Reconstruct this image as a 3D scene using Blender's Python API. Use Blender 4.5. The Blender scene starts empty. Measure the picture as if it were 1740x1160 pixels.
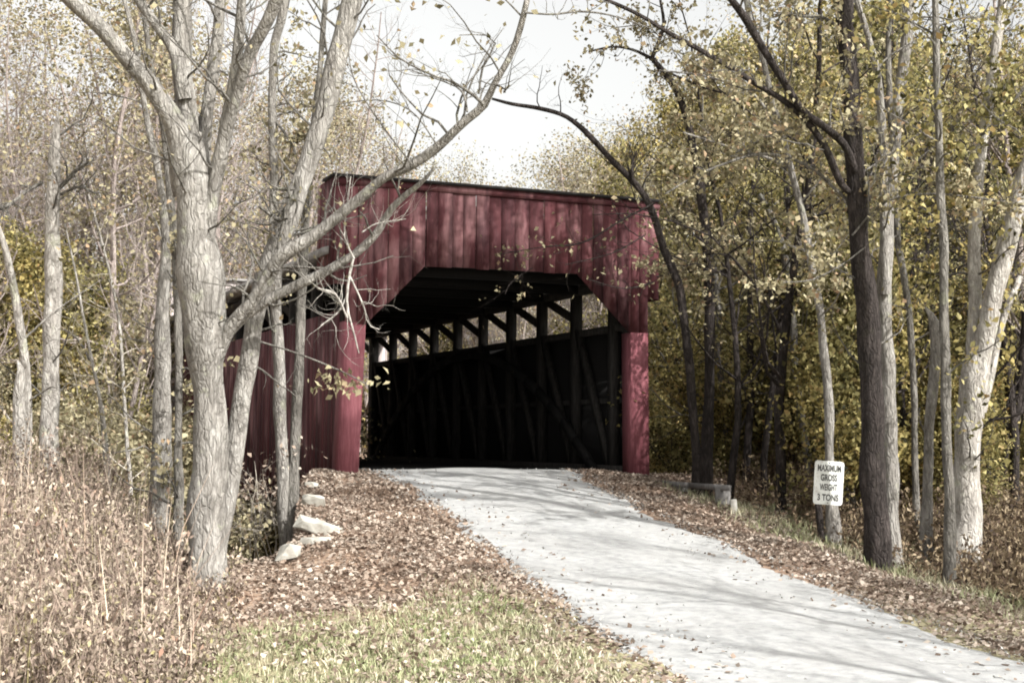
import bpy, bmesh, math, random
import numpy as np
from mathutils import Vector, Matrix
random.seed(7)
RNG = np.random.default_rng(11)
SC = bpy.context.scene
COL = SC.collection

# ------------------------------------------------------------------ camera
CAM = np.array([-9.372, -22.975, .507]); YAW, PIT, ROL, F = .397, .069, .008, 2446.6
fw = np.array([math.sin(YAW)*math.cos(PIT), math.cos(YAW)*math.cos(PIT), math.sin(PIT)])
_r = np.array([math.cos(YAW), -math.sin(YAW), 0.]); _u = np.cross(_r, fw)
RT = _r*math.cos(ROL)+_u*math.sin(ROL); UP = -_r*math.sin(ROL)+_u*math.cos(ROL)
cd = bpy.data.cameras.new('camera'); cam = bpy.data.objects.new('camera', cd); COL.objects.link(cam)
M = Matrix.Identity(4)
for i in range(3):
    M[i][0] = RT[i]; M[i][1] = UP[i]; M[i][2] = -fw[i]; M[i][3] = CAM[i]
cam.matrix_world = M
cd.sensor_width = 36; cd.lens = F*36/1740; cd.clip_end = 2000; cd.clip_start = .05
SC.camera = cam
SC.render.resolution_x = 1024; SC.render.resolution_y = 682
# ------------------------------------------------------------------ light
HF = np.array([math.sin(YAW), math.cos(YAW), 0.])      # horizontal forward
SUN_EL = math.radians(38)
sd = _r*.72 - HF*.69; sd /= np.linalg.norm(sd)
sdir = np.array([sd[0]*math.cos(SUN_EL), sd[1]*math.cos(SUN_EL), math.sin(SUN_EL)])
w = bpy.data.worlds.new('World'); SC.world = w; w.use_nodes = True
nt = w.node_tree; nt.nodes.clear()
sky = nt.nodes.new('ShaderNodeTexSky'); sky.sky_type = 'NISHITA'; sky.sun_disc = False
sky.sun_elevation = SUN_EL; sky.sun_rotation = math.atan2(sdir[0], sdir[1])
sky.air_density = 1.0; sky.dust_density = 5.0; sky.ozone_density = .6
hs = nt.nodes.new('ShaderNodeHueSaturation'); hs.inputs['Saturation'].default_value = .10
hs.inputs['Value'].default_value = 1.0
mxs = nt.nodes.new('ShaderNodeMix'); mxs.data_type = 'RGBA'; mxs.blend_type = 'MULTIPLY'; mxs.inputs[0].default_value = 1
mxs.inputs[7].default_value = (1.0, .99, .955, 1)
bg = nt.nodes.new('ShaderNodeBackground'); bg.inputs[1].default_value = .15
wo = nt.nodes.new('ShaderNodeOutputWorld')
nt.links.new(sky.outputs[0], hs.inputs['Color']); nt.links.new(hs.outputs[0], mxs.inputs[6])
nt.links.new(mxs.outputs[2], bg.inputs[0]); nt.links.new(bg.outputs[0], wo.inputs[0])
sl = bpy.data.lights.new('sun', 'SUN'); sl.energy = 3.9; sl.angle = math.radians(.6); sl.color = (1, .975, .93)
so = bpy.data.objects.new('sun', sl); COL.objects.link(so)
so.rotation_euler = Vector(-sdir).to_track_quat('-Z', 'Y').to_euler()
SC.view_settings.view_transform = 'Standard'; SC.view_settings.look = 'None'
SC.view_settings.exposure = 1.0; SC.view_settings.gamma = 1
SC.render.engine = 'CYCLES'
SC.cycles.max_bounces = 5; SC.cycles.diffuse_bounces = 3; SC.cycles.transmission_bounces = 3
SC.cycles.filter_width = 1.9

# ------------------------------------------------------------------ helpers
def tag(o, label=None, cat=None, group=None, kind=None):
    for k, v in (('label', label), ('category', cat), ('group', group), ('kind', kind)):
        if v: o[k] = v
    return o
def empty(name, loc=(0, 0, 0)):
    o = bpy.data.objects.new(name, None); COL.objects.link(o); o.location = loc
    o.empty_display_size = .2
    return o
class MB:
    def __init__(s): s.v = []; s.q = []; s.t = []; s.n = 0
    def add(s, v, q=None, t=None):
        v = np.asarray(v, float).reshape(-1, 3)
        if q is not None and len(q): s.q.append(np.asarray(q, int)+s.n)
        if t is not None and len(t): s.t.append(np.asarray(t, int)+s.n)
        s.v.append(v); s.n += len(v)
    def box(s, a, b):
        x0, y0, z0 = a; x1, y1, z1 = b
        s.add([(x0,y0,z0),(x1,y0,z0),(x1,y1,z0),(x0,y1,z0),(x0,y0,z1),(x1,y0,z1),(x1,y1,z1),(x0,y1,z1)],
              [(0,3,2,1),(4,5,6,7),(0,1,5,4),(1,2,6,5),(2,3,7,6),(3,0,4,7)])
    def beam(s, p, q, w, h, side=(1, 0, 0)):     # rectangular timber from p to q; w along side
        p = np.array(p, float); q = np.array(q, float); d = (q-p)/np.linalg.norm(q-p)
        a = np.array(side, float); a -= d*(a@d); a /= np.linalg.norm(a); b = np.cross(d, a)
        vs = []
        for c in (p, q):
            for i, j in ((-1,-1),(1,-1),(1,1),(-1,1)): vs.append(c+a*w/2*i+b*h/2*j)
        s.add(vs, [(0,3,2,1),(4,5,6,7),(0,1,5,4),(1,2,6,5),(2,3,7,6),(3,0,4,7)])
    def prism(s, poly, y0, y1):                   # convex (x,z) polygon, 4 points, extruded along y
        vs = [(x, y0, z) for x, z in poly]+[(x, y1, z) for x, z in poly]
        s.add(vs, [(0,1,2,3),(7,6,5,4),(0,4,5,1),(1,5,6,2),(2,6,7,3),(3,7,4,0)])
    def tube(s, P, R, k=6, cap=False, rough=0, rng=None):
        P = np.asarray(P, float); R = np.asarray(R, float); n = len(P)
        T = np.gradient(P, axis=0); T /= np.linalg.norm(T, axis=1)[:, None]+1e-9
        ax = np.eye(3)[np.argmin(np.abs(P[-1]-P[0]))]
        A = np.cross(T, ax); A /= np.linalg.norm(A, axis=1)[:, None]+1e-9; B = np.cross(T, A)
        th = np.arange(k)*2*math.pi/k
        rr = R[:, None]*np.ones(k)
        if rough:
            ph = rng.random(4)*6.28
            rr = rr*(1+rough*(np.sin(th*2+ph[0]+np.arange(n)[:, None]*.35)*.5+np.sin(th*3+ph[1]-np.arange(n)[:, None]*.5)*.35+rng.normal(0, .3, (n, k))*.6))
        V = P[:, None, :]+rr[:, :, None]*(np.cos(th)[None, :, None]*A[:, None, :]+np.sin(th)[None, :, None]*B[:, None, :])
        i = np.arange(n-1)[:, None]*k; j = np.arange(k)[None, :]; j2 = (j+1) % k
        Q = np.stack([i+j, i+j2, i+k+j2, i+k+j], -1).reshape(-1, 4)
        s.add(V.reshape(-1, 3), Q)
        if cap:
            c = s.n; s.add([P[-1]]); base = c-k
            s.t.append(np.array([(base+a, base+(a+1) % k, c) for a in range(k)]))
    def kites(s, P, size, rng, flat=1.0, aspect=.62, hang=0):
        n = len(P)
        if not n: return
        a = rng.normal(size=(n, 3)); a[:, 2] = a[:, 2]*flat-hang; a /= np.linalg.norm(a, axis=1)[:, None]+1e-9
        b = rng.normal(size=(n, 3)); b[:, 2] *= flat; b -= a*(a*b).sum(1)[:, None]; b /= np.linalg.norm(b, axis=1)[:, None]+1e-9
        c = np.cross(a, b)
        L = (size*(.6+.8*rng.random(n)))[:, None]; W = L*aspect*(.7+.6*rng.random(n))[:, None]
        curl = c*L*rng.normal(0, .14, (n, 1))
        V = np.stack([P-a*L/2, P-a*L*.05+b*W/2+curl, P+a*L/2, P-a*L*.05-b*W/2+curl], 1).reshape(-1, 3)
        s.add(V, np.arange(n*4).reshape(-1, 4))
    def build(s, name, mat, parent=None, smooth=False):
        me = bpy.data.meshes.new(name)
        V = np.concatenate(s.v) if s.v else np.zeros((0, 3))
        if parent is not None: V = V-np.array(parent_loc(parent))
        Q = np.concatenate(s.q) if s.q else np.zeros((0, 4), int)
        T = np.concatenate(s.t) if s.t else np.zeros((0, 3), int)
        me.vertices.add(len(V)); me.vertices.foreach_set('co', V.astype(np.float32).ravel())
        nl = len(Q)*4+len(T)*3
        me.loops.add(nl); me.loops.foreach_set('vertex_index', np.concatenate([Q.ravel(), T.ravel()]).astype(np.int32))
        me.polygons.add(len(Q)+len(T))
        st = np.concatenate([np.arange(len(Q))*4, len(Q)*4+np.arange(len(T))*3]).astype(np.int32)
        me.polygons.foreach_set('loop_start', st)
        if smooth: me.polygons.foreach_set('use_smooth', np.ones(len(Q)+len(T), bool))
        me.update(calc_edges=True); me.validate()
        me.materials.append(mat)
        o = bpy.data.objects.new(name, me); COL.objects.link(o)
        if parent is not None: o.parent = parent
        return o
def parent_loc(p):
    v = Vector((0, 0, 0))
    while p is not None: v = v+p.location; p = p.parent
    return v
def ray(x, y): return fw+RT*(x-870)/F-UP*(y-580)/F
def at(x, y, d): return CAM+ray(x, y)*d
def proj(P):
    D = np.asarray(P)-CAM; z = D@fw
    return 870+F*(D@RT)/z, 580-F*(D@UP)/z, z
def sst(x): x = np.clip(x, 0, 1); return x*x*(3-2*x)

# ---- node helper
class NT:
    def __init__(s, name, rough=.85):
        s.m = bpy.data.materials.new(name); s.m.use_nodes = True; s.t = s.m.node_tree
        s.b = s.t.nodes['Principled BSDF']; s.b.inputs['Roughness'].default_value = rough
        s.b.inputs['Specular IOR Level'].default_value = .2
        s.tc = s.n('ShaderNodeTexCoord').outputs['Object']
    def n(s, ty, **kw):
        x = s.t.nodes.new(ty)
        for k, v in kw.items(): setattr(x, k, v)
        return x
    def l(s, a, b): s.t.links.new(a, b)
    def noise(s, scale, detail=5, stretch=None, vec=None, rough=.6):
        v = vec or s.tc
        if stretch:
            mp = s.n('ShaderNodeMapping'); mp.inputs['Scale'].default_value = stretch; s.l(v, mp.inputs[0]); v = mp.outputs[0]
        x = s.n('ShaderNodeTexNoise'); x.inputs['Scale'].default_value = scale; x.inputs['Detail'].default_value = detail
        x.inputs['Roughness'].default_value = rough; s.l(v, x.inputs['Vector']); return x.outputs['Fac']
    def ramp(s, fac, stops, const=False):
        r = s.n('ShaderNodeValToRGB'); e = r.color_ramp.elements
        if const: r.color_ramp.interpolation = 'CONSTANT'
        while len(e) < len(stops): e.new(.5)
        for i, (p, c) in enumerate(stops): e[i].position = p; e[i].color = (*c, 1)
        s.l(fac, r.inputs[0]); return r.outputs[0]
    def mix(s, f, a, b, mode='MIX'):
        x = s.n('ShaderNodeMix', data_type='RGBA', blend_type=mode)
        for v, i in ((f, 0), (a, 6), (b, 7)):
            if isinstance(v, (int, float)): x.inputs[i].default_value = v
            elif isinstance(v, tuple): x.inputs[i].default_value = (*v, 1)
            else: s.l(v, x.inputs[i])
        return x.outputs[2]
    def math(s, op, a, b=None):
        x = s.n('ShaderNodeMath', operation=op)
        for v, i in ((a, 0), (b, 1)):
            if v is None: continue
            if isinstance(v, (int, float)): x.inputs[i].default_value = v
            else: s.l(v, x.inputs[i])
        return x.outputs[0]
    def island(s): return s.n('ShaderNodeNewGeometry').outputs['Random Per Island']
    def col(s, c):
        if isinstance(c, tuple): s.b.inputs['Base Color'].default_value = (*c, 1)
        else: s.l(c, s.b.inputs['Base Color'])
    def bump(s, h, st=.5, dist=.02):
        x = s.n('ShaderNodeBump'); x.inputs['Strength'].default_value = st; x.inputs['Distance'].default_value = dist
        s.l(h, x.inputs['Height']); s.l(x.outputs[0], s.b.inputs['Normal'])

def leaf_mat(name, stops, trans=.3, clump=None):
    k = NT(name, .7); c = k.ramp(k.island(), stops)
    if clump:
        geo = k.n('ShaderNodeNewGeometry').outputs['Position']
        c = k.mix(k.ramp(k.noise(clump[0], 4, vec=geo), [(.42, (0,)*3), (.62, (.8,)*3)]), c, k.mix(1.0, c, clump[1], 'MULTIPLY'))
        if len(clump) > 2: c = k.mix(k.ramp(k.noise(clump[0]*2.3, 3, vec=geo), [(.55, (0,)*3), (.68, (.7,)*3)]), c, clump[2])
    k.col(c)
    tr = k.n('ShaderNodeBsdfTranslucent'); k.l(c, tr.inputs[0])
    ms = k.n('ShaderNodeMixShader'); ms.inputs[0].default_value = trans
    k.l(k.b.outputs[0], ms.inputs[1]); k.l(tr.outputs[0], ms.inputs[2])
    k.l(ms.outputs[0], k.t.nodes['Material Output'].inputs[0]); return k.m
def bark_mat(name, lo, mid, hi, st=.7):
    k = NT(name, .95)
    a = k.noise(9, 8, (1, 1, .28)); b = k.noise(2.2, 4); g = k.noise(45, 4, (1, 1, .22))
    c = k.ramp(a, [(.3, lo), (.5, mid), (.72, hi)])
    c = k.mix(k.ramp(b, [(.42, (0,)*3), (.66, (.75,)*3)]), c, tuple(x*.62 for x in mid))
    c = k.mix(k.ramp(g, [(.5, (0,)*3), (.72, (.5,)*3)]), c, tuple(min(1, x*1.25) for x in hi))
    vo = k.n('ShaderNodeTexVoronoi', feature='DISTANCE_TO_EDGE'); vo.inputs['Scale'].default_value = 11; mp = k.n('ShaderNodeMapping'); mp.inputs['Scale'].default_value = (1, 1, .16); vo.inputs['Scale'].default_value = 19; dn = k.n('ShaderNodeTexNoise'); dn.inputs['Scale'].default_value = 6; k.l(k.tc, dn.inputs['Vector']); k.l(k.mix(.12, k.tc, dn.outputs['Color']), mp.inputs[0]); k.l(mp.outputs[0], vo.inputs['Vector'])
    cr = k.ramp(vo.outputs['Distance'], [(0, (.38,)*3), (.16, (0,)*3)]); c = k.mix(cr, c, tuple(x*.55 for x in lo))
    li = k.noise(4.5, 6); c = k.mix(k.ramp(li, [(.6, (0,)*3), (.66, (.55,)*3)]), c, (mid[0]*1.25, mid[1]*1.35, mid[2]*1.15))
    k.col(c); k.bump(k.math('SUBTRACT', k.math('ADD', k.math('MULTIPLY', a, .8), g), k.math('MULTIPLY', cr, .8)), st, .06); return k.m
BARK_PALE = bark_mat('pale_bark', (.11, .10, .09), (.235, .22, .20), (.40, .385, .36))
BARK_WHITE = bark_mat('whitish_bark', (.22, .20, .18), (.38, .355, .325), (.56, .54, .50))
BARK_GREY = bark_mat('grey_bark', (.07, .064, .058), (.145, .135, .12), (.29, .275, .25))
BARK_DARK = bark_mat('dark_bark', (.016, .013, .012), (.034, .028, .026), (.09, .075, .07))
BARK_FAR = bark_mat('far_bark', (.20, .165, .15), (.31, .26, .24), (.42, .37, .34))
TWIG_PINK = NT('pink_grey_twig'); TWIG_PINK.col((.30, .235, .205)); TWIG_PINK = TWIG_PINK.m
TWIG_PALE = NT('bleached_twig'); TWIG_PALE.col((.46, .42, .36)); TWIG_PALE = TWIG_PALE.m
LEAF_GOLD = leaf_mat('yellow_olive_leaf', [(0, (.03, .03, .014)), (.3, (.15, .14, .055)), (.6, (.33, .30, .13)), (.88, (.52, .47, .23)), (1, (.30, .21, .10))], .45, (.5, (1.2, 1.05, .85)))
LEAF_GREEN = leaf_mat('olive_leaf', [(0, (.022, .026, .013)), (.4, (.09, .092, .04)), (.8, (.23, .22, .10)), (1, (.42, .39, .21))], .42)
LEAF_TAN = leaf_mat('tan_leaf', [(0, (.11, .10, .055)), (.4, (.27, .235, .145)), (.8, (.44, .40, .26)), (1, (.32, .21, .13))], .3)
LEAF_BROWN = leaf_mat('dry_brown_leaf', [(0, (.11, .075, .058)), (.25, (.25, .19, .15)), (.6, (.38, .315, .26)), (1, (.56, .49, .42))], .2, (.9, (.62, .56, .52)))

# ------------------------------------------------------------------ terrain
ZY = [-90, -24, -16, -13.3, -10.7, -7.5, -5, -2.5, 0, 1.5]
ZZ = [-1.7, -1.5, -1.38, -1.27, -1.08, -.8, -.53, -.25, -.04, -.01]
LE = ([-60, -30, -20, -13.3, -10.96, -7.75, -5, -2.5, 0, 3], [-16, -8, -5.35, -4.15, -3.8, -3.3, -2.8, -2.5, -2.35, -2.35])
RE = ([-60, -30, -20, -13.4, -10.46, -7.24, -5.1, -2.9, 0, 3], [-12.5, -4.6, -1.95, -.71, -.27, .3, .5, .85, 1.7, 1.9])
def ledge(Y): return np.interp(Y, *LE)
def redge(Y): return np.interp(Y, *RE)
def G(X, Y):
    X = np.asarray(X, float); Y = np.asarray(Y, float)
    z = np.interp(Y, ZY, ZZ)
    le, re = ledge(Y), redge(Y)
    z = z-.32*sst((X-re-.6)/2.2)*sst((-Y+1)/3)-.2*sst((le-.8-X)/3.0)*sst((-Y-3)/4)
    z = z-.9*sst((X-re-3)/10)
    yb = np.interp(X, [-40, -14, -9, -7.4, -6.2, -5.5, -5, -4.6, -4.2, -3.7, -2.9, 2.9, 3.3, 4.5, 8, 14, 40], [-6, -5, -4.6, -5, -7.1, -6.7, -5.9, -4.4, -3.0, -1.2, .8, .9, .3, -.4, -.4, 1, 3])
    m = sst((Y-yb)/np.interp(X, [-7, -6, 2, 4], [2.6, 1.1, 1.1, 2.3]))*sst((17-Y)/4)
    z = z-3.0*m
    z = z+.035*(np.sin(X*1.7+Y*.6)+np.sin(Y*2.1-X*.9))*sst((np.maximum(X-re, le-X)-.2)/1.0)
    z = z+np.clip(Y-40, 0, 200)*.02
    return z
def ground_hit(x, y, lo=5, hi=70):
    ts = np.linspace(lo, hi, 6000); P = CAM+ts[:, None]*ray(x, y)
    i = int(np.argmax(P[:, 2] < G(P[:, 0], P[:, 1]))); return P[i], ts[i]
def grid(name, xs, ys, zf, mat, uvw=None):
    X, Y = np.meshgrid(xs, ys); Z = zf(X, Y); nx, ny = len(xs), len(ys)
    b = MB(); i = np.arange(ny-1)[:, None]*nx+np.arange(nx-1)[None, :]
    b.add(np.stack([X, Y, Z], -1).reshape(-1, 3), np.stack([i, i+1, i+nx+1, i+nx], -1).reshape(-1, 4))
    return b.build(name, mat, smooth=True)
def nonuni(a, lo, hi, b, step): 
    c = np.arange(lo, hi, step); l = lo-np.geomspace(step, lo-a, 26)[::-1]; r = hi+np.geomspace(step, b-hi, 26)
    return np.concatenate([l, c, r])
k = NT('leafy_ground', 1)
n1 = k.noise(.35, 4); n2 = k.noise(14, 6); n3 = k.noise(55, 4)
c = k.ramp(n2, [(.25, (.10, .06, .045)), (.5, (.26, .18, .13)), (.75, (.42, .33, .25))])
g = k.ramp(n3, [(.3, (.15, .14, .08)), (.55, (.30, .27, .17)), (.75, (.46, .41, .29))])
# grass patch mask: distance to a point on the near left verge
ob = k.n('ShaderNodeSeparateXYZ'); k.l(k.tc, ob.inputs[0])
dy = k.math('ADD', k.math('MULTIPLY', ob.outputs[1], -.5), -4.75)   # >0 when Y < -9.5
mk = k.math('ADD', dy, k.math('MULTIPLY', k.math('SUBTRACT', n1, .5), 2.2))
mk = k.n('ShaderNodeClamp'); k.l(k.math('ADD', dy, k.math('MULTIPLY', k.math('SUBTRACT', k.noise(.9, 5), .5), 3)), mk.inputs[0])
k.col(k.mix(mk.outputs[0], c, g)); k.bump(n2, .6, .05); GROUND = k.m
tag(grid('ground', nonuni(-260, -16, 14, 260, .22), nonuni(-120, -20, 20, 400, .22), G, GROUND), kind='structure')
k = NT('pale_gravel', .95)
n0 = k.noise(.8, 5); n1 = k.noise(9, 6); n2 = k.noise(140, 3); vo = k.n('ShaderNodeTexVoronoi'); vo.inputs['Scale'].default_value = 38; k.l(k.tc, vo.inputs['Vector'])
c = k.ramp(n1, [(.3, (.27, .275, .275)), (.5, (.365, .37, .37)), (.75, (.45, .45, .445))])
c = k.mix(k.ramp(n0, [(.4, (0,)*3), (.7, (.4,)*3)]), c, (.35, .345, .335))
c = k.mix(k.ramp(n2, [(.35, (.35,)*3), (.5, (0,)*3)]), c, (.22, .21, .20))
c = k.mix(k.ramp(vo.outputs['Distance'], [(0, (.25,)*3), (.5, (0,)*3)]), c, (.30, .29, .28))
k.col(c); k.bump(k.math('ADD', n1, n2), .5, .02); GRAVEL = k.m
ys = np.arange(-40, 2.6, .16); b = MB(); N = 15; rows = []
for y in ys:
    l, r = ledge(y)+RNG.normal(0, .05)+.08*math.sin(y*2.3), redge(y)+RNG.normal(0, .05)+.1*math.sin(y*1.7+1)
    t = np.linspace(0, 1, N); x = l+(r-l)*t
    z = G(x, np.full(N, y))+.012+.05*np.sin(t*math.pi)-.018*np.exp(-((t-.27)/.09)**2)-.018*np.exp(-((t-.73)/.09)**2)
    z[0] -= .05; z[-1] -= .05
    rows.append(np.stack([x, np.full(N, y), z], -1))
i = np.arange(len(ys)-1)[:, None]*N+np.arange(N-1)[None, :]
b.add(np.array(rows).reshape(-1, 3), np.stack([i, i+1, i+N+1, i+N], -1).reshape(-1, 4))
tag(b.build('road', GRAVEL, smooth=True), kind='structure')

# ------------------------------------------------------------------ covered bridge
k = NT('maroon_board_paint', .8)
sx = k.noise(5, 6, (6, 6, .35)); isl = k.island(); wea_dapple = k.noise(1.3, 5, (1.6, 1.6, .5)); fine = k.noise(26, 5, (5, 5, .3))
c = k.ramp(isl, [(0, (.042, .015, .017)), (.5, (.070, .023, .026)), (1, (.105, .034, .038))])
c = k.mix(k.ramp(sx, [(.35, (.55,)*3), (.6, (0,)*3)]), c, (.075, .02, .025))
c = k.mix(k.ramp(wea_dapple, [(.5, (0,)*3), (.64, (.8,)*3)]), c, (.24, .125, .13))  # pale weathering; sun dapples are put into the colour here too
dk = k.noise(2.1, 5, (2.2, 2.2, .3)); c = k.mix(k.ramp(dk, [(.48, (0,)*3), (.66, (.75,)*3)]), c, (.035, .014, .018))
c = k.mix(k.ramp(fine, [(.6, (0,)*3), (.8, (.5,)*3)]), c, (.30, .17, .175))
k.col(c); k.bump(k.math('ADD', sx, fine), .35, .012); RED = k.m
k = NT('red_leg_sunlit_tone', .75)  # leg red brighter than the boards: sunlight is put into the colour
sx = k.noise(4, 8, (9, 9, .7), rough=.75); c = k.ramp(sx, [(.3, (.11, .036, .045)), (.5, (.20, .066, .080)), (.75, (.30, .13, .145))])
k.col(c); k.bump(sx, .4, .01); RED_LEG_SUNLIT = k.m
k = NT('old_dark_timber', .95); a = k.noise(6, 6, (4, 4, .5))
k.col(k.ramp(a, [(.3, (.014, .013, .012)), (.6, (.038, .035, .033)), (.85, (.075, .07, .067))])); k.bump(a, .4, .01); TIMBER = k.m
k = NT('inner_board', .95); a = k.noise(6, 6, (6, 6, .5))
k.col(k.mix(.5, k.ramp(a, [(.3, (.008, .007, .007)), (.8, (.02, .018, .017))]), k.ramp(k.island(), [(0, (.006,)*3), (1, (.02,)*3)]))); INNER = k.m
k = NT('roof_metal', .6); a = k.noise(7, 5); k.col(k.ramp(a, [(.3, (.16, .15, .145)), (.7, (.30, .29, .28))])); ROOFM = k.m
k = NT('black_edge', .8); k.col((.02, .018, .018)); BLACKM = k.m
k = NT('weathered_grey_board', .9); a = k.noise(6, 6, (5, 5, .4))
k.col(k.ramp(a, [(.3, (.28, .24, .23)), (.7, (.50, .45, .44))])); GREYB = k.m

H, h, a_, W, h2, w_ = 4.85, 3.43, 1.40, 3.02, 2.43, 2.45
HB, HT, HE, PW, PP, Y0, WO = 2.65, 3.34, 3.54, 2.78, 1.64, 2.5, 2.80
L = 15.7
br = empty('covered_bridge', (0, 0, 0))
tag(br, 'maroon red wooden covered bridge with square false front and vertical board siding', 'covered bridge')
def low(x):
    x = abs(x)
    if x <= a_: return h
    if x <= w_: return h+(h2-h)*(x-a_)/(w_-a_)
    return h2
def boards_front(y, back=False):
    b = MB(); x = -W; rng = np.random.default_rng(3)
    cuts = [-W]
    while cuts[-1] < W-.12: cuts.append(cuts[-1]+rng.uniform(.19, .29))
    cuts[-1] = W
    marks = sorted(set(cuts+[-WO, -w_, -a_, a_, w_, WO]))
    off = {}
    for i in range(len(marks)-1):
        x0, x1 = marks[i], marks[i+1]
        if x1-x0 < .01: continue
        kx = max(c for c in cuts if c <= x0+1e-6); o = off.setdefault(kx, rng.uniform(-.02, .02))
        g0 = .006 if x0 in cuts else 0; g1 = .006 if x1 in cuts else 0
        zl0, zl1 = low((x0+1e-4)), low((x1-1e-4))
        if abs(x0+x1)/2 > WO: zl0 = zl1 = 3.05
        top = H-.15; dz = o*.9; zl0 += dz; zl1 += dz
        b.prism([(x0+g0, zl0), (x1-g1, zl1), (x1-g1, top), (x0+g0, top)], y+o-.018, y+o+.018)
    return b
boards_front(-.22).build('portal_siding', RED, br)
bb = MB(); bb.box((-W+.01, -.195, 3.07), (W-.01, -.15, H-.16)); 
# inner frame behind siding (header)
bb = MB(); bb.box((-w_-.05, -.18, h+.03), (w_+.05, .06, h+.33)); bb.build('portal_header', TIMBER, br)
b = MB(); b.box((-W-.01, -.262, H-.155), (W+.01, -.18, H-.03)); b.build('fascia', RED, br)
b = MB(); b.box((-W-.05, -.32, H-.03), (W+.05, .35, H+.015)); b.build('portal_cap', BLACKM, br)
for s in (-1, 1):     # side returns of the false front
    b = MB(); y = -.2
    while y < .75:
        b.box((s*W-.02 if s > 0 else s*W-.016, y, 3.05), (s*W+.016 if s > 0 else s*W+.02, min(y+.235, .8), H-.04)); y += .24
    b.build('false_front_return', RED, br)
for s, xb in ((-1, .10), (1, .03)):
    b = MB(); zb = float(G(s*2.7, -.2))-.25
    vs = []
    q = [(0,3,2,1),(4,5,6,7),(0,1,5,4),(1,2,6,5),(2,3,7,6),(3,0,4,7)]
    vs = []
    for z, dx in ((zb, xb), (h2+.02, 0.), ):
        for X_, Y_ in ((w_, -.236), (WO, -.236), (WO, .12), (w_, .12)): vs.append((s*(X_+dx), Y_, z))
    b.add(vs, q); o = b.build('portal_leg', RED_LEG_SUNLIT, br)
    b = MB(); b.box((s*w_ if s > 0 else -WO, -.19, h2+.03), (WO if s > 0 else -w_, .1, H-.2)); b.build('corner_post', TIMBER, br)
# far false front (weathered, seen from behind) and its legs
b = MB(); x = -W
while x < W-.02: b.box((x+.004, L-.02, 3.3 if abs(x+.12) < 2.6 else 0), (min(x+.236, W), L+.02, H-.1)); x += .24
b.build('far_portal_siding', GREYB, br)
b = MB(); b.box((-W-.05, L-.12, H-.1), (W+.05, L+.2, H-.03)); b.build('far_portal_cap', ROOFM, br)
# side walls: outer maroon boards, inner dark lining
for s in (-1, 1):
    b = MB(); y = .13; rng = np.random.default_rng(5+s)
    while y < L-.05:
        wd = rng.uniform(.2, .28); o = rng.uniform(-.008, .008)
        b.box((s*WO-.015+o, y+.004, -.62), (s*WO+.015+o, min(y+wd, L-.03)-.004, HB)); y += wd
    b.build('side_siding', RED, br)
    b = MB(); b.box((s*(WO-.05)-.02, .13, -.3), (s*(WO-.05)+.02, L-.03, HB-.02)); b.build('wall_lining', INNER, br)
    b = MB(); b.box((s*(WO-.2)-.1, .12, HT), (s*(WO-.2)+.1, L-.04, HE-.03)); b.build('top_chord', TIMBER, br)
    b = MB(); b.box((s*(WO-.16)-.09, .12, HB-.12), (s*(WO-.16)+.09, L-.04, HB+.0)); b.build('window_rail', TIMBER, br)
    b = MB(); b.box((s*(WO-.2)-.13, .12, -.35), (s*(WO-.2)+.13, L-.04, .08)); b.build('bottom_chord', TIMBER, br)
    b = MB(); b.box((s*(WO-.115)-.03, .14, 1.22), (s*(WO-.115)+.03, L-.04, 1.32)); b.build('wall_girt', TIMBER, br)
    ps = [Y0-PP+PP*i+.0 for i in range(0, 10)]
    for i, y in enumerate(ps):
        y2 = y-.16
        b = MB(); b.box((s*(WO-.29), y2-.10, .06), (s*(WO-.12), y2+.10, HT+.03)); b.build('truss_post', TIMBER, br)
        if 0 < i < 10:
            b = MB(); sgn = 1
            b.beam((s*(WO-.22), y2-PP+.15, .1), (s*(WO-.22), y2-.12, HB), .11, .15); b.build('truss_brace', TIMBER, br)
            b = MB(); b.beam((s*(WO-.19), y2+.08, HB+.22), (s*(WO-.19), y2+PP-.2, HT+.01), .07, .15); b.build('window_brace', TIMBER, br)
    # the burr arch, one curved rib per side
    b = MB(); t = np.linspace(0, 1, 25); yy = .7+t*(L-1.4); zz = -.3+2.75*4*t*(1-t)
    for i in range(24): b.beam((s*(WO-.42), yy[i], zz[i]), (s*(WO-.42), yy[i+1]+.01, zz[i+1]), .10, .17)
    b.build('arch_rib', INNER, br)
for i in range(10):
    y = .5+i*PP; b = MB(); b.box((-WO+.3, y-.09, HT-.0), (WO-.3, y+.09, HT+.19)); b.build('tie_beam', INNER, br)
b = MB()
for s in (-1, 1):
    b.add([(s*(W+.12), .0, HE), (s*(W+.12), L-.03, HE), (0, L-.03, H-.3), (0, .0, H-.3), (s*(W+.12), .0, HE+.13), (s*(W+.12), L-.03, HE+.13), (0, L-.03, H-.17), (0, .0, H-.17)],
          [(0,1,2,3),(4,7,6,5),(0,4,5,1),(3,2,6,7),(0,3,7,4),(1,5,6,2)])
b.build('roof', ROOFM, br)
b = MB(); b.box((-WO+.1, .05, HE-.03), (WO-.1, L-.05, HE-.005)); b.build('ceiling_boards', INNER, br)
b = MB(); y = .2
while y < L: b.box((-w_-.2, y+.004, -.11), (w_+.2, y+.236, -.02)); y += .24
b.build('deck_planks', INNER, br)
k = NT('rough_stone', .95); a = k.noise(3, 6); v = k.n('ShaderNodeTexBrick'); v.inputs['Scale'].default_value = 1.6
v.inputs['Color1'].default_value = (.28, .26, .23, 1); v.inputs['Color2'].default_value = (.2, .185, .165, 1); v.inputs['Mortar'].default_value = (.07, .06, .05, 1)
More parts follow.
